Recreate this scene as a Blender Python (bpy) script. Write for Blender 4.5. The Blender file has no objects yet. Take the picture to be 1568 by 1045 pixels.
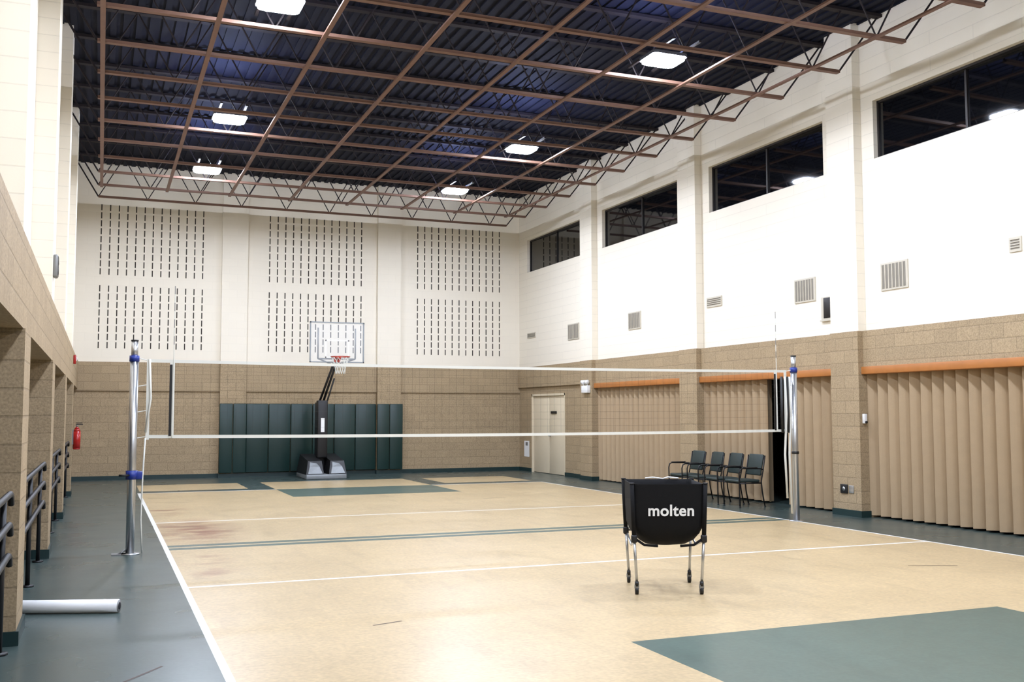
import bpy, bmesh, math, random
from mathutils import Vector, Matrix
random.seed(3)
H=1.62
S=bpy.context.scene
# ---------------------------------------------------------------- materials
def lin(c):
    r=[]
    for v in c:
        v/=255.0
        r.append(v/12.92 if v<=.04045 else ((v+.055)/1.055)**2.4)
    return (r[0],r[1],r[2],1)
def nm(name):
    m=bpy.data.materials.new(name); m.use_nodes=True
    return m,m.node_tree.nodes,m.node_tree.links,m.node_tree.nodes['Principled BSDF']
def mat(name,c,rough=.5,metal=0,spec=.5,var=.12,scale=8,bump=0.0,bscale=60,emit=0,trans=0,alpha=1):
    m,N,L,P=nm(name)
    P.inputs['Roughness'].default_value=rough
    P.inputs['Metallic'].default_value=metal
    P.inputs['Specular IOR Level'].default_value=spec
    col=lin(c)
    if emit:
        P.inputs['Emission Color'].default_value=col
        P.inputs['Emission Strength'].default_value=emit
        P.inputs['Base Color'].default_value=col
        return m
    g=N.new('ShaderNodeNewGeometry'); n=N.new('ShaderNodeTexNoise'); n.inputs['Scale'].default_value=scale
    n.inputs['Detail'].default_value=4
    L.new(g.outputs['Position'],n.inputs['Vector'])
    mx=N.new('ShaderNodeMix'); mx.data_type='RGBA'
    mx.inputs['A'].default_value=[v*(1-var) for v in col[:3]]+[1]
    mx.inputs['B'].default_value=[min(1,v*(1+var)) for v in col[:3]]+[1]
    L.new(n.outputs['Fac'],mx.inputs['Factor']); L.new(mx.outputs['Result'],P.inputs['Base Color'])
    if bump:
        n2=N.new('ShaderNodeTexNoise'); n2.inputs['Scale'].default_value=bscale; n2.inputs['Detail'].default_value=5
        L.new(g.outputs['Position'],n2.inputs['Vector'])
        b=N.new('ShaderNodeBump'); b.inputs['Strength'].default_value=bump; b.inputs['Distance'].default_value=.01
        L.new(n2.outputs['Fac'],b.inputs['Height']); L.new(b.outputs['Normal'],P.inputs['Normal'])
    if trans: P.inputs['Transmission Weight'].default_value=trans
    if alpha<1: P.inputs['Alpha'].default_value=alpha
    return m
def block(name,c,axis,var=.03,mort=.9,bump=.3,speck=.0,rough=.7,bw=.4,bh=.2,ms=.006):
    m,N,L,P=nm(name); col=lin(c)
    P.inputs['Roughness'].default_value=rough; P.inputs['Specular IOR Level'].default_value=.3
    g=N.new('ShaderNodeNewGeometry'); s=N.new('ShaderNodeSeparateXYZ'); L.new(g.outputs['Position'],s.inputs[0])
    cb=N.new('ShaderNodeCombineXYZ'); L.new(s.outputs['Y' if axis=='x' else 'X'],cb.inputs['X']); L.new(s.outputs['Z'],cb.inputs['Y'])
    br=N.new('ShaderNodeTexBrick'); br.inputs['Scale'].default_value=1; br.inputs['Brick Width'].default_value=bw
    br.inputs['Row Height'].default_value=bh; br.inputs['Mortar Size'].default_value=ms; br.inputs['Mortar Smooth'].default_value=.3
    br.inputs['Color1'].default_value=[v*(1-var) for v in col[:3]]+[1]
    br.inputs['Color2'].default_value=[min(1,v*(1+var)) for v in col[:3]]+[1]
    br.inputs['Mortar'].default_value=[v*mort for v in col[:3]]+[1]
    L.new(cb.outputs[0],br.inputs['Vector'])
    out=br.outputs['Color']
    n=N.new('ShaderNodeTexNoise'); n.inputs['Scale'].default_value=55; n.inputs['Detail'].default_value=3
    L.new(g.outputs['Position'],n.inputs['Vector'])
    if speck:
        r=N.new('ShaderNodeMapRange'); r.inputs['From Min'].default_value=.3; r.inputs['From Max'].default_value=.7
        r.inputs['To Min'].default_value=1-speck; r.inputs['To Max'].default_value=1+speck
        L.new(n.outputs['Fac'],r.inputs['Value'])
        v=N.new('ShaderNodeVectorMath'); v.operation='SCALE'
        L.new(out,v.inputs[0]); L.new(r.outputs[0],v.inputs['Scale']); out=v.outputs[0]
    L.new(out,P.inputs['Base Color'])
    a=N.new('ShaderNodeMath'); a.operation='MULTIPLY_ADD'; a.inputs[1].default_value=-1.0
    L.new(br.outputs['Fac'],a.inputs[0]); 
    k=N.new('ShaderNodeMath'); k.operation='MULTIPLY'; k.inputs[1].default_value=.5 if speck else .1
    L.new(n.outputs['Fac'],k.inputs[0]); L.new(k.outputs[0],a.inputs[2])
    b=N.new('ShaderNodeBump'); b.inputs['Strength'].default_value=bump; b.inputs['Distance'].default_value=.008
    L.new(a.outputs[0],b.inputs['Height']); L.new(b.outputs['Normal'],P.inputs['Normal'])
    return m
def floormat(name,c,speck=.1,rough=.3,stain=False):
    m,N,L,P=nm(name); col=lin(c)
    g=N.new('ShaderNodeNewGeometry')
    def noise(sc,det=4,vec=None):
        n=N.new('ShaderNodeTexNoise'); n.inputs['Scale'].default_value=sc; n.inputs['Detail'].default_value=det
        L.new(vec or g.outputs['Position'],n.inputs['Vector']); return n.outputs['Fac']
    def rng(s,a,b,c_,d):
        r=N.new('ShaderNodeMapRange'); r.inputs['From Min'].default_value=a; r.inputs['From Max'].default_value=b
        r.inputs['To Min'].default_value=c_; r.inputs['To Max'].default_value=d; L.new(s,r.inputs['Value']); return r.outputs[0]
    def mul(a,b):
        x=N.new('ShaderNodeMath'); x.operation='MULTIPLY'; L.new(a,x.inputs[0]); L.new(b,x.inputs[1]); return x.outputs[0]
    sm=N.new('ShaderNodeMapping'); sm.inputs['Scale'].default_value=(2.6,.5,1); sm.inputs['Rotation'].default_value=(0,0,.5)
    L.new(g.outputs['Position'],sm.inputs['Vector'])
    f=mul(mul(rng(noise(28,2),.3,.7,1-speck,1+speck),rng(noise(.7,3),.3,.7,.94,1.06)),rng(noise(1.6,6,sm.outputs[0]),.54,.72,1,.86))
    f=mul(f,rng(noise(8,3),.35,.65,.95,1.05))
    v=N.new('ShaderNodeVectorMath'); v.operation='SCALE'; v.inputs[0].default_value=col[:3]; L.new(f,v.inputs['Scale'])
    out=v.outputs[0]
    if stain:
        for (cx,cy,rx,ry,lo) in ((.78*H,9.2*H,.8,1.9,.36),(.70*H,7.1*H,.35,1.3,.46),(.62*H,11.2*H,.5,1.2,.45)):
            mp=N.new('ShaderNodeMapping'); mp.inputs['Location'].default_value=(-cx/rx,-cy/ry,0)
            mp.inputs['Scale'].default_value=(1/rx,1/ry,0)
            L.new(g.outputs['Position'],mp.inputs['Vector'])
            ln=N.new('ShaderNodeVectorMath'); ln.operation='LENGTH'; L.new(mp.outputs[0],ln.inputs[0])
            s2=N.new('ShaderNodeMapping'); s2.inputs['Scale'].default_value=(.8,1.3,1); L.new(g.outputs['Position'],s2.inputs['Vector'])
            mask=mul(rng(ln.outputs['Value'],.2,1.0,1,0),rng(noise(2.0,7,s2.outputs[0]),lo,lo+.2,0,.85))
            mx=N.new('ShaderNodeMix'); mx.data_type='RGBA'; L.new(mask,mx.inputs['Factor']); L.new(out,mx.inputs['A'])
            mx.inputs['B'].default_value=lin((116,60,40)); out=mx.outputs['Result']
    L.new(out,P.inputs['Base Color'])
    L.new(rng(noise(1.2,2),.3,.7,rough-.02,rough+.04),P.inputs['Roughness'])
    P.inputs['Specular IOR Level'].default_value=.5
    return m
CREAM=(231,223,206)
M_cx=block('painted_block_side',CREAM,'x',bw=1.6,var=.012,mort=.9,bump=.4)
M_cy=block('painted_block_end',CREAM,'y',var=.008,mort=.97,bump=.12)
BR=(158,138,108)
M_bx=block('split_block_side',BR,'x',var=.06,mort=.84,bump=.6,speck=.22,ms=.009)
M_by=block('split_block_end',BR,'y',var=.06,mort=.84,bump=.6,speck=.22,ms=.009)
M_slot=mat('slot_dark',(58,52,46),.9)
M_beige=floormat('floor_beige',(184,162,124),.13,.31,stain=True)
M_teal=floormat('floor_teal',(76,93,84),.11,.32)
M_margin=floormat('floor_margin',(62,75,72),.11,.28)
M_line=mat('court_line_white',(222,222,216),.35,var=.04)
M_base=mat('baseboard_teal',(22,46,46),.4)
M_deck=mat('ceiling_deck_navy',(19,21,34),.8,spec=.2,bump=.1)
M_chord=mat('joist_oxide',(112,82,68),.6,var=.15)
M_web=mat('joist_web_dark',(38,32,33),.7,spec=.2)
M_light=mat('led_lens',(226,235,255),emit=385)
M_halo=mat('added_halo_glow',(165,185,255),emit=420)  # added glow that brightens the deck, standing in for lamp halos
M_house=mat('fixture_housing',(90,92,98),.45,metal=.5)
M_glass=mat('night_glass',(8,9,12),.03,spec=1.0,var=.0)
M_frame=mat('window_frame_bronze',(44,40,38),.4,metal=.5)
M_curt=mat('folding_partition_tan',(168,145,113),.65,var=.06,bump=.15,bscale=150)
M_orange=mat('oak_header',(168,106,50),.45,var=.2,scale=5)
M_door=mat('door_paint_beige',(212,198,170),.45,var=.03)
M_pad=mat('wall_pad_green',(15,44,40),.42,var=.08)
M_black=mat('black_rubber',(13,13,15),.5)
M_fabric=mat('black_nylon',(8,8,10),.8,spec=.25,bump=.2,bscale=220)
M_silver=mat('brushed_aluminium',(190,192,194),.28,metal=.85,var=.04)
M_cover=mat('base_cover_grey',(130,134,136),.4,metal=.2)
M_white=mat('white_plastic',(228,228,226),.45,var=.02)
M_tape=mat('white_webbing',(215,215,206),.7,var=.03)
M_blue=mat('blue_collar',(22,46,130),.4)
M_cord=mat('net_cord',(60,58,54),.8)
M_rim=mat('rim_orange_red',(165,50,32),.4)
M_acryl=mat('backboard_acrylic',(225,230,235),.08,alpha=.12,var=0)
M_green=mat('chair_vinyl_green',(30,44,42),.5,bump=.1)
M_chairf=mat('chair_frame_dark',(36,36,38),.35,metal=.7)
M_red=mat('extinguisher_red',(160,20,18),.3)
M_grille=mat('vent_beige',(190,182,164),.5)
M_gslot=mat('vent_slot_grey',(128,122,110),.6)
M_void=mat('dark_opening',(6,6,7),.9)
M_grey=mat('grey_metal',(130,130,128),.45,metal=.4)
M_alc=mat('alcove_shade_brown',(60,50,40),.8,bump=.2)  # shade of the recess put into the colour as a darkened brown
# ---------------------------------------------------------------- mesh builder
class MB:
    def __init__(s,name,mats,sc=1.0,M=None):
        s.bm=bmesh.new(); s.name=name; s.mats=mats; s.sc=sc; s.M=M or Matrix.Identity(4)
    def mi(s,m): 
        if m not in s.mats: s.mats.append(m)
        return s.mats.index(m)
    def box(s,x0,x1,y0,y1,z0,z1,m,bev=0,seg=2,rot=None):
        t=bmesh.new()
        vs=[t.verts.new((x,y,z)) for x in (x0,x1) for y in (y0,y1) for z in (z0,z1)]
        for f in ((0,1,3,2),(4,6,7,5),(0,4,5,1),(2,3,7,6),(0,2,6,4),(1,5,7,3)): t.faces.new([vs[i] for i in f])
        if bev: bmesh.ops.bevel(t,geom=t.edges[:],offset=bev,segments=seg,affect='EDGES',profile=.5)
        s.merge(t,m,rot,smooth=bool(bev))
    def merge(s,t,m,rot=None,smooth=False):
        bmesh.ops.recalc_face_normals(t,faces=t.faces[:])
        i=s.mi(m); mp={}
        for v in t.verts:
            c=v.co.copy()
            if rot: c=rot@c
            mp[v]=s.bm.verts.new(c)
        for f in t.faces:
            try:
                nf=s.bm.faces.new([mp[v] for v in f.verts]); nf.material_index=i; nf.smooth=smooth
            except ValueError: pass
        t.free()
    def tube(s,p,q,r,m,n=8,r2=None,cap=True):
        p=Vector(p);q=Vector(q);d=q-p
        if d.length<1e-6: return
        r2=r if r2 is None else r2
        t=bmesh.new(); R=d.to_track_quat('Z','Y').to_matrix()
        A=[];B=[]
        for k in range(n):
            a=2*math.pi*k/n; o=R@Vector((math.cos(a),math.sin(a),0))
            A.append(t.verts.new(p+o*r)); B.append(t.verts.new(q+o*r2))
        for k in range(n): t.faces.new((A[k],A[(k+1)%n],B[(k+1)%n],B[k]))
        if cap: t.faces.new(A[::-1]); t.faces.new(B)
        s.merge(t,m,smooth=n>=8)
    def path(s,pts,r,m,n=8,closed=False):
        pts=[Vector(p) for p in pts]; k=len(pts)
        t=bmesh.new(); rings=[]; up=None
        for i,p in enumerate(pts):
            if closed: d=pts[(i+1)%k]-pts[i-1]
            else: d=pts[min(i+1,k-1)]-pts[max(i-1,0)]
            d.normalize()
            if up is None:
                up=Vector((0,0,1)) if abs(d.z)<.9 else Vector((1,0,0))
            up=(up-d*up.dot(d)).normalized(); sd=d.cross(up)
            rings.append([t.verts.new(p+up*(r*math.cos(2*math.pi*j/n))+sd*(r*math.sin(2*math.pi*j/n))) for j in range(n)])
        for i in range(k if closed else k-1):
            a=rings[i];b=rings[(i+1)%k]
            for j in range(n): t.faces.new((a[j],a[(j+1)%n],b[(j+1)%n],b[j]))
        if not closed: t.faces.new(rings[0][::-1]); t.faces.new(rings[-1])
        s.merge(t,m,smooth=True)
    def quad(s,pts,m):
        i=s.mi(m); vs=[s.bm.verts.new(v) for v in pts]
        f=s.bm.faces.new(vs); f.material_index=i
    def loft(s,rings,m,cap0=False,cap1=False,smooth=True):
        t=bmesh.new(); R=[[t.verts.new(p) for p in r] for r in rings]; n=len(R[0])
        for a,b in zip(R,R[1:]):
            for j in range(n): t.faces.new((a[j],a[(j+1)%n],b[(j+1)%n],b[j]))
        if cap0: t.faces.new(R[0][::-1])
        if cap1: t.faces.new(R[-1])
        s.merge(t,m,smooth=smooth)
    def done(s):
        me=bpy.data.meshes.new(s.name)
        for v in s.bm.verts: v.co=s.M@(v.co*s.sc)
        s.bm.to_mesh(me); s.bm.free()
        for m in s.mats: me.materials.append(m)
        o=bpy.data.objects.new(s.name,me); S.collection.objects.link(o)
        c=sum((Vector(b) for b in o.bound_box),Vector())/8
        me.transform(Matrix.Translation(-c)); o.location=c
        return o
def B(name,sc=H,M=None): return MB(name,[],sc,M)
# ---------------------------------------------------------------- room numbers (units of H)
XR=6.86; XP=6.766; XLU=-.48; XLP=-.335; XLB=-.322; YB=16.64; YN=-2.2; ZT=4.84; ZW=1.787; ZH=1.44; ZH0=1.367
PIL=[-.58+2.87*i for i in range(6)]      # -0.58 ... 13.77
PH=.2
# floor ---------------------------------------------------------------
xs=[-2.3,.4616,.4966,1.86,2.18,4.32,4.62,5.9737,6.005,XR+.3]
lw=.017
ys=[YN-.1,2.4,2.44,4.015,6.2,6.2+2*lw,7.93,8.05,8.10,8.22,9.93,9.93+2*lw,12.42,13.68,13.72,14.02,15.2,YB+.1]
def zone(x,y):
    if (.4616<x<.4966 or 5.9737<x<6.005) and 2.4<y<13.72: return M_line
    if not (.4966<x<5.9737): return M_margin
    if y<2.4: return M_margin if not 2.18<x<4.32 else M_teal
    if 2.4<y<2.44 or 6.2<y<6.2+2*lw or 9.93<y<9.93+2*lw: return M_line
    if 2.18<x<4.32 and y<4.015: return M_teal
    if 7.93<y<8.22: return M_beige if 8.05<y<8.10 else M_teal
    if 2.18<x<4.32 and 12.42<y<13.72: return M_teal
    if 13.68<y<13.72: return M_line
    if y>15.2: return M_margin
    if 13.72<y<14.02: return M_beige if 2.18<x<4.32 else M_margin
    if y>14.02 and (1.86<x<2.18 or 4.32<x<4.62): return M_margin
    return M_beige
b=B('floor')
for i in range(len(xs)-1):
    for j in range(len(ys)-1):
        x0,x1,y0,y1=xs[i],xs[i+1],ys[j],ys[j+1]
        b.quad([(x0,y0,0),(x1,y0,0),(x1,y1,0),(x0,y1,0)],zone((x0+x1)/2,(y0+y1)/2))
o=b.done()
M_scuff=mat('scuff_dark',(70,50,40),.6)
b=B('floor_scuff_marks')
for (x0,y0),(x1,y1) in [((1.22,4.78),(1.376,4.83)),((4.92,5.28),(5.22,5.16)),((.10,4.13),(.255,4.34)),((4.2,11.3),(4.5,11.35)),((.6,12.2),(.95,12.1)),((.52,9.6),(.9,9.45)),((.55,12.9),(.8,12.8))]:
    d=Vector((x1-x0,y1-y0,0)).normalized(); n=Vector((-d.y,d.x,0))*.006
    p=Vector((x0,y0,.0006)); q=Vector((x1,y1,.0006))
    b.quad([p-n,q-n,q+n,p+n],M_scuff)
b.done()
# back wall -----------------------------------------------------------
b=B('wall_back')
b.box(-2.3,XR+.3,YB,YB+.15,ZW,ZT,M_cy)
b.box(-2.3,XR+.3,YB,YB+.15,0,ZW,M_by)
b.box(-.6,XR,YB-.03,YB,ZH0-.02,ZW,M_by)       # projecting band
for x0,x1 in ((1.74,2.14),(4.27,4.67)):
    b.box(x0,x1,YB-.07,YB,ZW,ZT,M_cy)
    b.box(x0,x1,YB-.09,YB,0,ZW,M_by)
ox=[(-.05,1.45),(2.49,4.0),(4.98,6.48)]
for x0,x1 in ox:
    for zz0,n in ((1.995,8),(3.12,9)):
        for i in range(13):
            x=x0+(x1-x0)*i/12
            for j in range(n):
                z=zz0+j*.2/H
                b.box(x-.0085,x+.0085,YB-.002,YB+.01,z,z+.095,M_slot)
b.done()
# near wall
b=B('wall_near'); b.box(-2.3,XR+.3,YN-.15,YN,ZW,ZT,M_cy); b.box(-2.3,XR+.3,YN-.15,YN,0,ZW,M_by); b.done()
# right wall ----------------------------------------------------------
b=B('wall_right')
WZ0,WZ1=3.443,4.013; WH=1.065
bays=[(PIL[i]+PIL[i+1])/2 for i in range(5)]+[(PIL[5]+YB)/2]
TH=.25
b.box(XR,XR+TH,YN,YB,ZW,WZ0,M_cx); b.box(XR,XR+TH,YN,YB,WZ1,ZT,M_cx)
edges=[YN]
for c in bays: edges+=[c-WH,c+WH]
edges.append(YB)
for i in range(0,len(edges),2): b.box(XR,XR+TH,edges[i],edges[i+1],WZ0,WZ1,M_cx)
for p in PIL: 
    b.box(XP,XR,p-PH,p+PH,ZW,ZT,M_cx); b.box(XP-.012,XR,p-PH,p+PH,0,ZW,M_bx)
b.box(XP+.05,XR+TH,YN,YB,ZH,ZW,M_bx)
DY0,DY1,DZ=14.74,16.1,1.32
b.box(XR,XR+TH,PIL[5]+PH,DY0,0,ZH,M_bx); b.box(XR,XR+TH,DY1,YB,0,ZH,M_bx); b.box(XR,XR+TH,DY0,DY1,DZ,ZH,M_bx)
b.box(XR,XR+TH,YN,PIL[0],0,ZH,M_bx)
for p in PIL: b.box(XR,XR+TH,p-PH,p+PH,0,ZH,M_bx)
b.done()
for i,c in enumerate(bays):
    b=B('window_%d'%(i+1))
    x=XR+.09; y0,y1=c-WH,c+WH; t=.022
    xn,xf=x+.035,x-.025      # pane tilt added to shift the lamp reflections in the glass
    b.quad([(xn,y0,WZ0+t),(xf,y1,WZ0+t),(xf,y1,WZ1-t),(xn,y0,WZ1-t)],M_glass)
    b.box(x-.04,x+.06,y0,y1,WZ0,WZ0+t,M_frame); b.box(x-.04,x+.06,y0,y1,WZ1-t,WZ1,M_frame)
    b.box(x-.0,x+.06,y0,y0+t,WZ0,WZ1,M_frame); b.box(x-.04,x+.04,y1-t,y1,WZ0,WZ1,M_frame)
    b.box(x-.012,x+.03,c-.011,c+.011,WZ0,WZ1,M_frame)
    b.done()
# folding partitions -----------------------------------------------------
def curtain(y0,y1,bay):
    b=B('folding_partition'); per=.22/H; amp=.052; n=max(4,int((y1-y0)/per))
    pts=[]
    for i in range(n*8+1):
        t=i/8.0; u=t-math.floor(t)
        s_=abs(2*u-1); s_=s_**.8
        pts.append((6.91+amp*(1-2*s_), y0+(y1-y0)*i/(n*8)))
    for (xa,ya),(xb,yb) in zip(pts,pts[1:]):
        b.quad([(xa,ya,.02),(xb,yb,.02),(xb,yb,ZH0+.01),(xa,ya,ZH0+.01)],M_curt)
        b.quad([(xa+.006,ya,.02),(xb+.006,yb,.02),(xb+.006,yb,ZH0+.01),(xa+.006,ya,ZH0+.01)],M_curt)
    return b.done()
for i in range(5):
    y0,y1=PIL[i]+PH,PIL[i+1]-PH
    if i==3:
        curtain(y0,9.07,i); curtain(9.42,y1,i)
    else: curtain(y0,y1,i)
    b=B('trim_%d'%(i+1)); b.box(XP+.02,XR+.12,y0,y1,ZH0,ZH,M_orange,bev=.006); b.done()
b=B('wall_storeroom'); b.box(XR+1.2,XR+1.25,PIL[0],PIL[5],0,ZH+.3,M_void); b.done()
b=B('ceiling_storeroom'); b.box(XR+TH,XR+1.2,PIL[0],PIL[5],ZH+.2,ZH+.25,M_void); b.done()
b=B('floor_storeroom'); b.box(XR+.3,XR+1.2,PIL[0],PIL[5],-.03,0.0,M_margin); b.done()
# doors
b=B('door_1')
mid=(DY0+DY1)/2; x=XR+.03
b.box(x-.03,x+.05,DY0,DY0+.035,0,DZ,M_door); b.box(x-.03,x+.05,DY1-.035,DY1,0,DZ,M_door); b.box(x-.03,x+.05,DY0,DY1,DZ-.035,DZ,M_door)
b.box(x,x+.03,DY0+.037,mid-.003,.006,DZ-.037,M_door,bev=.003); b.box(x,x+.03,mid+.003,DY1-.037,.006,DZ-.037,M_door,bev=.003)
for yy in (mid-.05,DY1-.16):
    b.tube((x,yy,.63),(x-.035,yy,.63),.012,M_grey); b.tube((x-.035,yy-.05,.63),(x-.035,yy+.02,.63),.009,M_grey)
b.box(x-.02,x,mid-.3,mid-.1,DZ-.33,DZ-.29,M_black)
b.done()
# baseboards
b=B('baseboard_back'); bb=.062
b.box(-.6,1.74,YB-.012,YB,0,bb,M_base); b.box(2.14,4.27,YB-.012,YB,0,bb,M_base); b.box(4.67,XR,YB-.012,YB,0,bb,M_base)
for x0,x1 in ((1.74,2.14),(4.27,4.67)): b.box(x0-.01,x1+.01,YB-.1,YB,0,bb,M_base)
b.done()
b=B('baseboard_right')
b.box(XR-.012,XR,PIL[5]+PH,DY0,0,bb,M_base); b.box(XR-.012,XR,DY1,YB-.02,0,bb,M_base)
for p in PIL: b.box(XP-.024,XR,p-PH-.01,p+PH+.01,0,bb,M_base)
b.done()
# left wall --------------------------------------------------------------
b=B('wall_left')
b.box(XLU-.15,XLU,YN,YB,ZW,ZT,M_cx)
b.box(XLU-.15,XLB,YN,YB,ZH0+.01,ZW,M_bx)
for p in PIL:
    b.box(XLU,XLP,p-PH,p+PH,ZW,ZT,M_cx); b.box(XLU-.15,XLB+.008,p-PH,p+PH,0,ZH0+.01,M_bx)
b.box(XLU-.15,-.39,PIL[5]+PH,YB,0,ZH0+.01,M_bx)
b.box(XLU-.15,-.39,YN,PIL[0],0,ZH0+.01,M_bx)
b.done()
b=B('wall_alcove'); b.box(-1.75,-1.7,YN,YB,0,ZW,M_alc); b.done()
b=B('ceiling_alcove'); b.box(-1.7,XLU-.15,YN,YB,ZH0+.1,ZH0+.15,M_alc); b.done()
b=B('baseboard_left')
for p in PIL: b.box(XLU-.16,XLB+.02,p-PH-.01,p+PH+.01,0,bb,M_base)
b.box(-.39,-.378,PIL[5]+PH,YB-.02,0,bb,M_base)
b.done()
for i in range(5):
    b=B('guard_railing'); y0,y1=PIL[i]+PH+.02,PIL[i+1]-PH-.02; X=-.345
    for z in (.40,.53,.66):
        b.path([(X,y0+.03,z-.05),(X,y0+.05,z-.01),(X,y0+.1,z),(X,y1-.1,z),(X,y1-.05,z-.01),(X,y1-.03,z-.05)],.014,M_black)
    for yy in (y0+.15,(y0+y1)/2,y1-.15):
        b.tube((X-.02,yy,0),(X-.02,yy,.64),.013,M_black)
        b.tube((X-.02,yy,0),(X-.02,yy,.01),.035,M_black)
    b.done()
# ceiling ----------------------------------------------------------------
b=B('ceiling')
b.box(-2.3,XR+.3,YN-.15,YB+.15,ZT,ZT+.05,M_deck)
x=-.48
while x<XR:
    b.box(x,x+.06,YN,YB,ZT-.016,ZT,M_deck); x+=.12
b.done()
ZC=4.188
b=B('ceiling_joists')
ys_j=[15.135-.845*n for n in range(-1,21)]
x0,x1=-.10,6.05
for k,y in enumerate(ys_j):
    if y>YB-.1 or y<YN: continue
    b.box(XLU,XR,y-.035,y+.035,ZT-.055,ZT-.026,M_web)
    b.box(x0,x1+.3,y-.026,y+.026,ZC-.012,ZC+.016,M_chord)
    n=9; w=(x1-x0)/n
    for i in range(n):
        a=x0+i*w
        b.tube((a,y,ZC),(a+w/2,y,ZT-.04),.0075,M_web,n=6,cap=False)
        b.tube((a+w/2,y,ZT-.04),(a+w,y,ZC),.0075,M_web,n=6,cap=False)
    b.tube((x1+.3,y,ZC),(XR-.03,y,ZT-.05),.009,M_web,n=6); b.tube((x0,y,ZC),(XLU+.02,y,ZT-.05),.011,M_web,n=6)
    b.tube((x1,y,ZC),(x1+.35,y,ZT-.04),.008,M_web,n=6)
for n in range(8):
    x=-.056+.8665*n
    b.box(x-.02,x+.02,YN,15.17,ZC-.028,ZC-.012,M_chord)
b.done()
def lamp(x,y):
    b=B('ceiling_light_fixture')
    def rrect(w,d,z,r,n=4):
        pts=[]
        for (cx,cy,a0) in ((w-r,d-r,0),(-w+r,d-r,90),(-w+r,-d+r,180),(w-r,-d+r,270)):
            for k in range(n+1):
                a=math.radians(a0+90*k/n); pts.append((x+cx+r*math.cos(a),y+cy+r*math.sin(a),z))
        return pts
    # flat housing with a drop lens, carried on two channels between the joists
    b.loft([rrect(.18,.15,ZC+.046,.045),rrect(.18,.15,ZC+.075,.045),rrect(.165,.135,ZC+.08,.04)],M_house,cap0=True,cap1=True,smooth=False)
    b.loft([rrect(.145,.115,ZC+.012,.05,3),rrect(.165,.135,ZC+.022,.05,3),rrect(.165,.135,ZC+.045,.05,3)],M_light,cap0=True,smooth=False)
    for sx in (-1,1):
        b.box(x+sx*.13-.012,x+sx*.13+.012,y-.42,y+.42,ZC+.081,ZC+.098,M_web)
        b.box(x+sx*.07-.02,x+sx*.07+.02,y-.09,y+.09,ZC+.082,ZC+.085,M_halo)  # glowing strip added on the housing top for the deck halo
    return b.done()
for x in (1.24,4.71):
    for y in (13.87,11.34,7.95,5.42,2.88,.35): lamp(x,y)
# wall vents ---------------------------------------------------------------
def vent(y0,y1,z0,z1,kind='v'):
    b=B('wall_vent'); x=XR
    b.box(x-.012,x,y0,y1,z0,z1,M_grille)
    t=.016
    if kind=='v':
        n=7
        for i in range(n):
            yy=y0+t+(y1-y0-2*t)*(i+.5)/n; w=(y1-y0-2*t)/n*.28
            b.box(x-.0135,x-.011,yy-w,yy+w,z0+t,z1-t,M_gslot)
            b.box(x-.02,x-.012,yy+w,yy+w+.004,z0+t,z1-t,M_grille)
    elif kind=='h':
        for i in range(4):
            zz=z0+t+(z1-z0-2*t)*(i+.5)/4
            b.box(x-.0135,x-.011,y0+t,y1-t,zz-.006,zz+.006,M_gslot)
            b.box(x-.02,x-.012,y0+t,y1-t,zz+.006,zz+.01,M_grille)
    else:
        b.box(x-.016,x-.011,y0+t,y1-t*2.5,z0+t*2,z1-t*.6,M_frame,bev=.002); b.box(x-.03,x-.012,y0,y1,z0,z0+t,M_grille)
    b.done()
vent(7.25,7.6,2.15,2.41); vent(8.56,8.9,2.16,2.41); vent(8.3,8.47,1.93,2.18,'b'); vent(10.28,10.6,2.28,2.40,'h')
vent(12.25,12.6,2.16,2.4); vent(14.2,14.6,2.15,2.4); vent(15.9,16.25,2.29,2.38,'h'); vent(6.0,6.12,2.3,2.42,'h')
vent(4.4,4.75,2.15,2.4); vent(2.7,3.05,2.15,2.4)
# wall pads ------------------------------------------------------------------
b=B('wall_padding')
zz0,zz1=.07,1.155
def pad(x0,x1,yf): b.box(x0+.004,x1-.004,yf,yf+.04,zz0,zz1,M_pad,bev=.01)
pad(1.73,1.94,YB-.135); pad(1.94,2.15,YB-.135); pad(4.26,4.47,YB-.135); pad(4.47,4.70,YB-.135)
for i in range(6):
    w=(4.26-2.15)/6; pad(2.15+i*w,2.15+(i+1)*w,YB-.055)
b.done()
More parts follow.
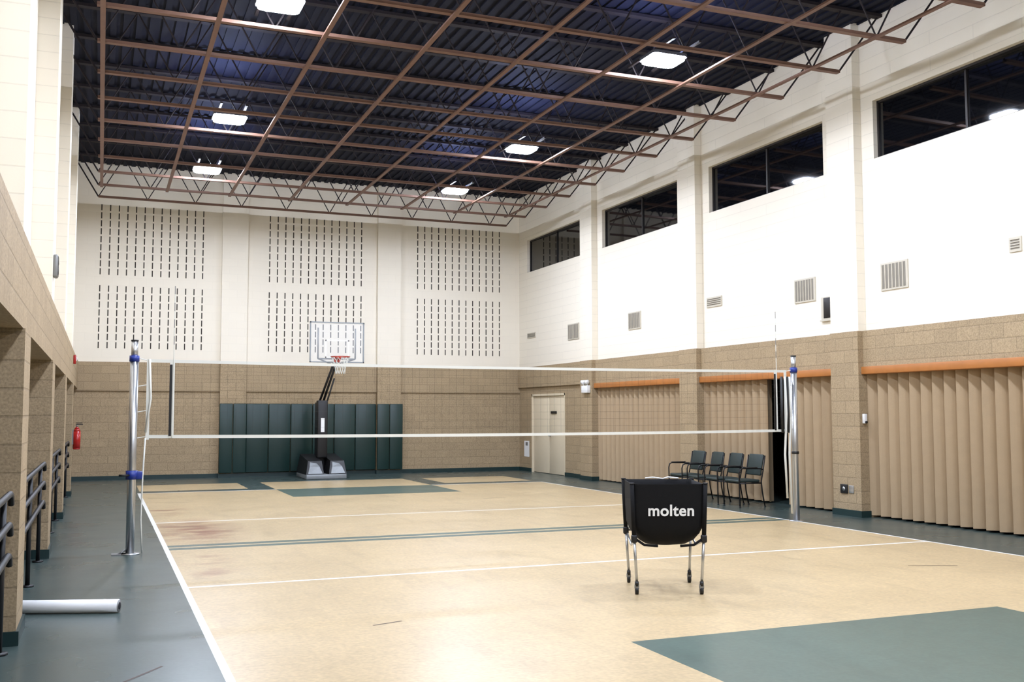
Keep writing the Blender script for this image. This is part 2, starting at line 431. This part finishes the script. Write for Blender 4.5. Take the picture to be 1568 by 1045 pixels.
# portable basketball hoop (metres) ------------------------------------------
def hoop():
    b=B('basketball_hoop',1.0)
    yb=15.55*H; cx=3.37*H; ux=3.22*H
    zb0,zb1=2.88,3.9; w=.685
    b.box(cx-w,cx+w,yb,yb+.012,zb0,zb1,M_acryl)
    t=.028
    for z in (zb0,zb1-t): b.box(cx-w,cx+w,yb-.012,yb+.03,z,z+t,M_cover)
    for x in (cx-w,cx+w-t): b.box(x,x+t,yb-.012,yb+.03,zb0,zb1,M_cover)
    for x in (cx-.3,cx+.3-.03): b.box(x,x+.03,yb-.004,yb-.001,zb0+.12,zb0+.57,M_white)
    for z in (zb0+.12,zb0+.54): b.box(cx-.3,cx+.3,yb-.004,yb-.001,z,z+.03,M_white)
    for sx in (-1,1):
        b.tube((cx+sx*.47,yb+.05,zb0+.1),(cx+sx*.47,yb+.05,zb1-.15),.02,M_grey)
        b.tube((cx+sx*.47,yb+.05,zb0+.1),(cx+sx*.1,yb+.22,zb0-.02),.018,M_grey)
    b.tube((cx-.47,yb+.05,zb0+.1),(cx+.47,yb+.05,zb0+.1),.018,M_grey)
    zr=zb0+.13; rc=Vector((cx,yb-.15-.23,zr))
    ring=[rc+Vector((.23*math.cos(2*math.pi*k/28),.23*math.sin(2*math.pi*k/28),0)) for k in range(28)]
    b.path(ring,.011,M_rim,closed=True)
    b.box(cx-.09,cx+.09,yb-.03,yb-.012,zr-.12,zr+.03,M_rim); b.box(cx-.07,cx+.07,yb-.17,yb-.012,zr-.012,zr+.004,M_rim)
    n=12; lv=[(0,.225),(.1,.19),(.2,.15),(.3,.125),(.42,.115)]
    for i in range(len(lv)-1):
        for k in range(n):
            for s_ in (-1,1):
                a0=2*math.pi*(k+.5*(i%2))/n; a1=a0+s_*math.pi/n
                p=rc+Vector((lv[i][1]*math.cos(a0),lv[i][1]*math.sin(a0),-lv[i][0]))
                q=rc+Vector((lv[i+1][1]*math.cos(a1),lv[i+1][1]*math.sin(a1),-lv[i+1][0]))
                b.tube(p,q,.0045,M_tape,n=4,cap=False)
    for dx in (-.05,.05):
        b.tube((ux+dx,16.15*H,1.75),(cx+dx*.6,yb+.15,zb0+.05),.03,M_black,n=8)
    b.tube((ux,16.2*H,1.2),(cx,yb+.3,2.5),.022,M_black)
    b.box(ux-.13,ux+.13,15.85*H,15.98*H,.5,1.95,M_black,bev=.03)
    b.box(ux-.09,ux+.09,15.95*H,16.2*H,.2,1.9,M_black,bev=.01)
    b.box(ux-.045,ux+.045,15.845*H,15.852*H,1.15,1.5,M_white)
    y0,y1=15.5*H,16.35*H
    b.box(ux-.5,ux+.5,y0,y1,.0,.12,M_cover,bev=.02)
    for sx in (-1,1):
        xa,xb=(ux-.50,ux-.06) if sx<0 else (ux+.06,ux+.50)
        b.loft([[(xa,y0+.02,.12),(xb,y0+.02,.12),(xb,y1,.12),(xa,y1,.12)],
                [(xa+.08,y0+.25,.44),(xb-.02,y0+.25,.44),(xb-.02,y1-.05,.58),(xa+.08,y1-.05,.58)]],M_black,cap0=True,cap1=True,smooth=False)
        b.loft([[(xa+.05,y0+.02,.14),(xb-.04,y0+.02,.14),(xb-.04,y0+.04,.16),(xa+.05,y0+.04,.16)],
                [(xa+.10,y0+.11,.30),(xb-.10,y0+.10,.31),(xb-.10,y0+.14,.32),(xa+.10,y0+.15,.31)],
                [(xa+.12,y0+.20,.40),(xb-.16,y0+.19,.38),(xb-.16,y0+.24,.40),(xa+.12,y0+.25,.43)]],M_cover,cap0=True,cap1=True,smooth=False)
    return b.done()
hoop()
# volleyball net system -------------------------------------------------------
NY=7.83*H; PX0=.222*H; PX1=5.997*H; ZTp=1.523*H; NT=1.395*H; NB=.825*H
def post(x,side):
    b=B('volleyball_post',1.0)
    b.tube((x,NY,0),(x,NY,ZTp-.22),.047,M_silver,n=20); b.tube((x,NY,ZTp-.22),(x,NY,ZTp),.038,M_silver,n=20)
    b.tube((x,NY,ZTp),(x,NY,ZTp+.015),.042,M_black,n=20)
    b.tube((x,NY,0),(x,NY,.012),.11,M_silver,n=24)
    b.tube((x,NY,ZTp-.24),(x,NY,ZTp-.17),.056,M_blue,n=20)
    if side<0:
        b.tube((x,NY,.86),(x,NY,.96),.066,M_blue,n=20)
        b.box(x+.03,x+.12,NY-.04,NY+.04,.86,.95,M_blue,bev=.01)
        b.tube((x-.02,NY-.05,.91),(x-.14,NY-.08,.91),.012,M_black)
        b.tube((x-.13,NY-.02,.0),(x-.05,NY,.05),.012,M_grey); b.box(x-.2,x-.04,NY-.06,NY+.06,0,.012,M_grey)
    else:
        b.tube((x,NY,1.0),(x,NY,1.04),.055,M_black,n=20)
    return b.done()
post(PX0,-1); post(PX1,1)
b=B('volleyball_net',1.0)
nx0,nx1=.32*H,5.90*H
def sag(x): 
    t=(x-nx0)/(nx1-nx0); return -.02*4*t*(1-t)
N_=24
for i in range(N_):
    xa=nx0+(nx1-nx0)*i/N_; xb=nx0+(nx1-nx0)*(i+1)/N_
    for z,h in ((NT,.036),(NB+.035,.038)):
        za,zb=z+sag(xa),z+sag(xb)
        for dy in (-.004,.004):
            b.quad([(xa,NY+dy,za-h),(xb,NY+dy,zb-h),(xb,NY+dy,zb),(xa,NY+dy,za)],M_tape)
nv=int((nx1-nx0)/.1)
for i in range(1,nv):
    x=nx0+(nx1-nx0)*i/nv
    b.tube((x,NY,NB+.03+sag(x)),(x,NY,NT-.03+sag(x)),.0008,M_cord,n=3,cap=False)
for j in range(1,9):
    z=NB+.03+(NT-NB-.06)*j/9
    for i in range(N_):
        xa=nx0+(nx1-nx0)*i/N_; xb=nx0+(nx1-nx0)*(i+1)/N_
        b.tube((xa,NY,z+sag(xa)),(xb,NY,z+sag(xb)),.0008,M_cord,n=3,cap=False)
for x,s_ in ((nx0,-1),(nx1,1)):
    b.box(x-.02,x+.02,NY-.006,NY+.006,NB-.02,NT,M_tape)
for x in (.485*H,5.79*H):
    b.box(x-.03,x+.025,NY-.01,NY-.005,NB,NT,M_tape)
    b.box(x-.032,x-.002,NY-.013,NY-.009,NB+.02,NT-.06,M_black)
    for k in range(18):
        z=NB+k*.1
        b.tube((x+.01,NY-.015,z),(x+.01,NY-.015,z+.1),.005,M_grey if k%2 and z>NT else M_tape,n=6)
for z in (NT-.02,NT-.3,NT-.6,NB+.02):
    b.tube((PX0+.05,NY,z+.03 if z>NT-.1 else z-.02),(nx0,NY,z),.006,M_tape,n=6); b.tube((nx1,NY,z),(PX1-.05,NY,z+.02),.006,M_tape,n=6)
b.path([(nx0-.02,NY-.02,NB),(nx0-.04,NY-.03,.9),(nx0-.05,NY-.04,.4),(nx0-.03,NY-.06,.01)],.009,M_tape,n=6)
b.path([(nx0+.01,NY-.02,NT),(nx0+.03,NY-.03,1.8),(nx0-.02,NY-.03,1.4)],.012,M_tape,n=6)
for dx,zb in ((-.02,.35),(.06,.12)):
    pts=[(nx1+dx,NY-.02,NT-.1),(nx1+dx+.01,NY-.03,1.6),(nx1+dx-.03,NY-.03,1.0),(nx1+dx-.01,NY-.04,zb)]
    b.path(pts,.018,M_tape,n=6)
b.path([(nx1-.08,NY-.02,NT-.1),(nx1-.09,NY-.03,1.6),(nx1-.08,NY-.03,1.32)],.022,M_black,n=6)
b.path([(nx1+.02,NY-.02,NT-.1),(nx1+.025,NY-.03,1.6),(nx1+.02,NY-.03,1.32)],.018,M_black,n=6)
b.done()
# ball cart --------------------------------------------------------------------
def cart():
    M=Matrix.Translation((3.012*H,5.145*H,0))@Matrix.Rotation(-.385,4,'Z')
    b=B('ball_cart',1.0,M)
    hw,hd=.315,.335
    def rr(w,d,z,n=6,r=.08):
        pts=[]; r=min(r,w*.9,d*.9)
        for (cx,cy,a0) in ((w-r,d-r,0),(-w+r,d-r,90),(-w+r,-d+r,180),(w-r,-d+r,270)):
            for k in range(n+1):
                a=math.radians(a0+90*k/n); pts.append([cx+r*math.cos(a),cy+r*math.sin(a),z])
        return pts
    out=[]
    prof=[(.325,.355,.985),(.325,.352,.9),(.322,.345,.75),(.315,.335,.6),(.295,.315,.53),(.25,.28,.47),(.19,.22,.43),(.10,.12,.412),(.03,.03,.408)]
    for i,(w,d,z) in enumerate(prof): out.append(rr(w,d,z,r=.05 if i<4 else .12))
    for p in out[0]: 
        p[2]+= -.015*max(0,1-(p[0]/hw)**2)*(1 if abs(p[1])>.25 else 0)-.04*max(0,1-(p[1]/hd)**2)*(1 if abs(p[0])>.25 else 0)
    b.loft([[tuple(p) for p in r] for r in out],M_fabric,cap1=True)
    inn=[rr(w-.008,d-.008,z+.006,r=.045 if i<4 else .11) for i,(w,d,z) in enumerate(prof[1:-1])]
    rim_in=[[p[0]*.98,p[1]*.98,p[2]] for p in out[0]]
    b.loft([[tuple(p) for p in r] for r in [out[0],rim_in]+inn],M_fabric,cap1=True)
    for sx in (-1,1):
        for sy in (-1,1):
            fx,fy=sx*.29,sy*.32; tx,ty=sx*.33,sy*.35
            b.tube((fx,fy,.10),(sx*.312,sy*.335,.50),.013,M_silver,n=12)
            b.tube((sx*.312,sy*.335,.48),(tx,ty,.985),.02,M_fabric,n=12)
            b.box(sx*.312-.026,sx*.312+.026,sy*.335-.026,sy*.335+.026,.46,.53,M_black,bev=.012)
            b.tube((tx,ty,.985),(tx,ty,.992),.024,M_black,n=12)
            b.tube((fx,fy,.075),(fx,fy,.115),.018,M_black,n=12)
            b.tube((fx-.014,fy+.012,.034),(fx+.014,fy+.012,.034),.034,M_black,n=18)
            b.box(fx-.02,fx+.02,fy-.012,fy+.03,.05,.085,M_grey,bev=.004)
        b.tube((sx*.30,-.33,.47),(sx*.30,.0,.40),.010,M_silver); b.tube((sx*.30,.33,.47),(sx*.30,.0,.40),.010,M_silver)
    b.tube((-.30,.33,.5),(.30,.33,.5),.01,M_silver)
    b.path([(-.12,.35,.99),(-.05,.352,.998),(.05,.352,.985),(.1,.35,1.0),(.2,.35,.99)],.007,M_white)
    b.path([(-.31,-.34,.5),(-.22,-.34,.44),(-.1,-.33,.43)],.012,M_fabric); b.path([(.31,-.34,.5),(.22,-.34,.44),(.1,-.33,.43)],.012,M_fabric)
    cu=bpy.data.curves.new('lettering','FONT'); cu.body='molten'; cu.size=.125; cu.align_x='CENTER'; cu.extrude=0; cu.offset=.003; cu.space_character=1.05; cu.resolution_u=6
    to=bpy.data.objects.new('lettering_tmp',cu); S.collection.objects.link(to)
    bpy.context.view_layer.update()
    me=bpy.data.meshes.new_from_object(to.evaluated_get(bpy.context.evaluated_depsgraph_get()))
    wd=max(v.co.x for v in me.vertices)-min(v.co.x for v in me.vertices)
    k=.41/wd
    t=bmesh.new(); t.from_mesh(me)
    R=Matrix.Translation((0.02,-.352,.70))@Matrix.Rotation(math.radians(90),4,'X')@Matrix.Scale(k,4)
    for v in t.verts:
        v.co=R@v.co; v.co.y=-.3395-(v.co.z-.6)*.056-.006
    b.merge(t,M_white)
    bpy.data.objects.remove(to)
    return b.done()
cart()
# chairs ---------------------------------------------------------------------------
def chair(x,y,rot):
    M=Matrix.Translation((x,y,0))@Matrix.Rotation(rot,4,'Z')   # local -Y = front
    b=B('stacking_armchair',1.0,M)
    b.box(-.22,.22,-.24,.2,.42,.47,M_green,bev=.022,seg=3)
    Rb=Matrix.Translation((0,.25,.70))@Matrix.Rotation(math.radians(-12),4,'X')
    b.box(-.21,.21,-.02,.02,-.17,.2,M_green,bev=.018,seg=3,rot=Rb)
    for s_ in (-1,1):
        X=s_*.25
        b.path([(X,-.23,.0),(X,-.235,.3),(X,-.24,.58),(X,-.22,.645),(X,-.17,.665),(X,.05,.66),(X,.2,.655),(X,.235,.64)],.012,M_chairf)
        b.path([(X,.27,0),(X,.22,.25),(X,.2,.44),(X,.24,.62),(X,.285,.88)],.012,M_chairf)
        b.box(X-.022,X+.022,-.18,.12,.662,.685,M_black,bev=.009)
        b.tube((X,-.235,.41),(X,.205,.41),.011,M_chairf)
        b.tube((X,.285,.84),(s_*.2,.28,.84),.01,M_chairf); b.tube((X,.225,.56),(s_*.2,.225,.56),.01,M_chairf)
        b.tube((X,-.23,0),(X,-.23,.02),.017,M_black); b.tube((X,.27,0),(X,.268,.02),.017,M_black)
    b.tube((-.25,-.2,.41),(.25,-.2,.41),.011,M_chairf); b.tube((-.25,.19,.41),(.25,.19,.41),.011,M_chairf)
    return b.done()
for y,r in ((10.42,-1.6),(10.03,-1.72),(9.66,-1.68),(9.28,-1.6)):
    chair(6.42*H,y*H,r)
# white padded tube on the floor
b=B('foam_tube',1.0)
p=Vector((-.62*H,5.83*H,.054)); q=Vector((.112*H,5.58*H,.054)); d=(q-p).normalized()
b.tube(p,q,.053,M_white,n=28); b.tube(q-d*.02,q+d*.006,.05,M_grey,n=28); b.tube(q,q+d*.008,.03,M_void,n=20)
b.done()
# fire extinguisher
b=B('fire_extinguisher',1.0)
x=(XLB+.008)*H+.09; y=13.77*H; z=.56*H
for z0,z1,r0,r1 in ((0,.02,.06,.07),(.02,.36,.07,.07),(.36,.41,.07,.05),(.41,.45,.05,.022)): b.tube((x,y,z+z0),(x,y,z+z1),r0,M_red,n=20,r2=r1)
b.tube((x,y,z+.45),(x,y,z+.49),.018,M_grey); b.box(x-.02,x+.11,y-.012,y+.012,z+.49,z+.505,M_black); b.box(x-.02,x+.1,y-.012,y+.012,z+.52,z+.535,M_black)
b.path([(x-.01,y+.02,z+.47),(x,y+.09,z+.42),(x,y+.09,z+.2),(x,y+.08,z+.1)],.01,M_black); b.box(x-.095,x-.06,y-.03,y+.03,z+.1,z+.4,M_grey)
b.done()
b=B('fire_alarm_strobe',1.0); x=XLB*H-.001; y=13.77*H
b.box(x,x+.05,y-.07,y+.07,2.62,2.8,M_red,bev=.01); b.box(x+.05,x+.07,y-.04,y+.04,2.68,2.76,M_white,bev=.008); b.done()
b=B('wall_speaker',1.0); x=XLP*H; y=7.95*H
b.box(x,x+.05,y-.1,y+.1,3.2,3.46,M_grey,bev=.015); b.box(x+.05,x+.054,y-.08,y+.08,3.22,3.44,M_frame)
b.tube((x+.054,y,3.28),(x+.058,y,3.28),.045,M_grey,n=20); b.tube((x+.054,y,3.38),(x+.058,y,3.38),.03,M_grey,n=16); b.done()
# emergency light
b=B('emergency_light',1.0); x=(XP-.012)*H+.004; y=13.72*H; z=1.36*H
b.box(x-.09,x,y-.17,y+.17,z-.1,z+.08,M_white,bev=.015)
for s_ in (-1,1):
    b.tube((x-.05,y+s_*.1,z+.08),(x-.05,y+s_*.1,z+.12),.015,M_white); b.tube((x-.02,y+s_*.1,z+.17),(x-.11,y+s_*.1,z+.15),.05,M_white,n=16,r2=.06)
b.done()
b=B('wall_outlet',1.0); x=(XP-.012)*H
b.box(x-.02,x,8.03*H-.02,8.03*H+.14,.35,.49,M_black,bev=.005); b.box(x-.012,x,8.03*H-.16,8.03*H-.05,.36,.48,M_silver,bev=.004); b.tube((x-.022,8.03*H+.06,.42),(x-.019,8.03*H+.06,.42),.035,M_silver); b.done()
b=B('thermostat',1.0); b.box(XP*H+.03,XP*H+.09,(8.03-PH)*H-.05,(8.03-PH)*H,1.45,1.6,M_white,bev=.008); b.tube((XP*H+.06,(8.03-PH)*H-.05,1.47),(XP*H+.06,(8.03-PH)*H-.07,1.47),.02,M_black); b.done()
b=B('notice_paper',1.0); b.box(XR*H-.004,XR*H,16.2*H,16.42*H,.25*H,.52*H,M_white); b.box(XR*H-.006,XR*H-.004,16.26*H,16.36*H,.44*H,.5*H,M_grey); b.done()
# ---------------------------------------------------------------- camera / world
w=bpy.data.worlds.new('night'); S.world=w; w.use_nodes=True
w.node_tree.nodes['Background'].inputs[0].default_value=(.01,.012,.02,1); w.node_tree.nodes['Background'].inputs[1].default_value=.3
cd=bpy.data.cameras.new('camera'); cam=bpy.data.objects.new('camera',cd); S.collection.objects.link(cam)
cd.sensor_width=36; cd.lens=1559.19/1568*36; cd.clip_start=.05; cd.clip_end=200
th,p,r=.3838,.0707,-.0016
F=Vector((math.sin(th)*math.cos(p),math.cos(th)*math.cos(p),math.sin(p)))
R=Vector((math.cos(th),-math.sin(th),0)); U=R.cross(F)
R2=R*math.cos(r)+U*math.sin(r)*1; U2=U*math.cos(r)-R*math.sin(r)
mt=Matrix((( R2.x,U2.x,-F.x,0),(R2.y,U2.y,-F.y,0),(R2.z,U2.z,-F.z,H),(0,0,0,1)))
cam.matrix_world=mt
S.camera=cam
S.view_settings.view_transform='Standard'
S.view_settings.look='None'
S.view_settings.exposure=0
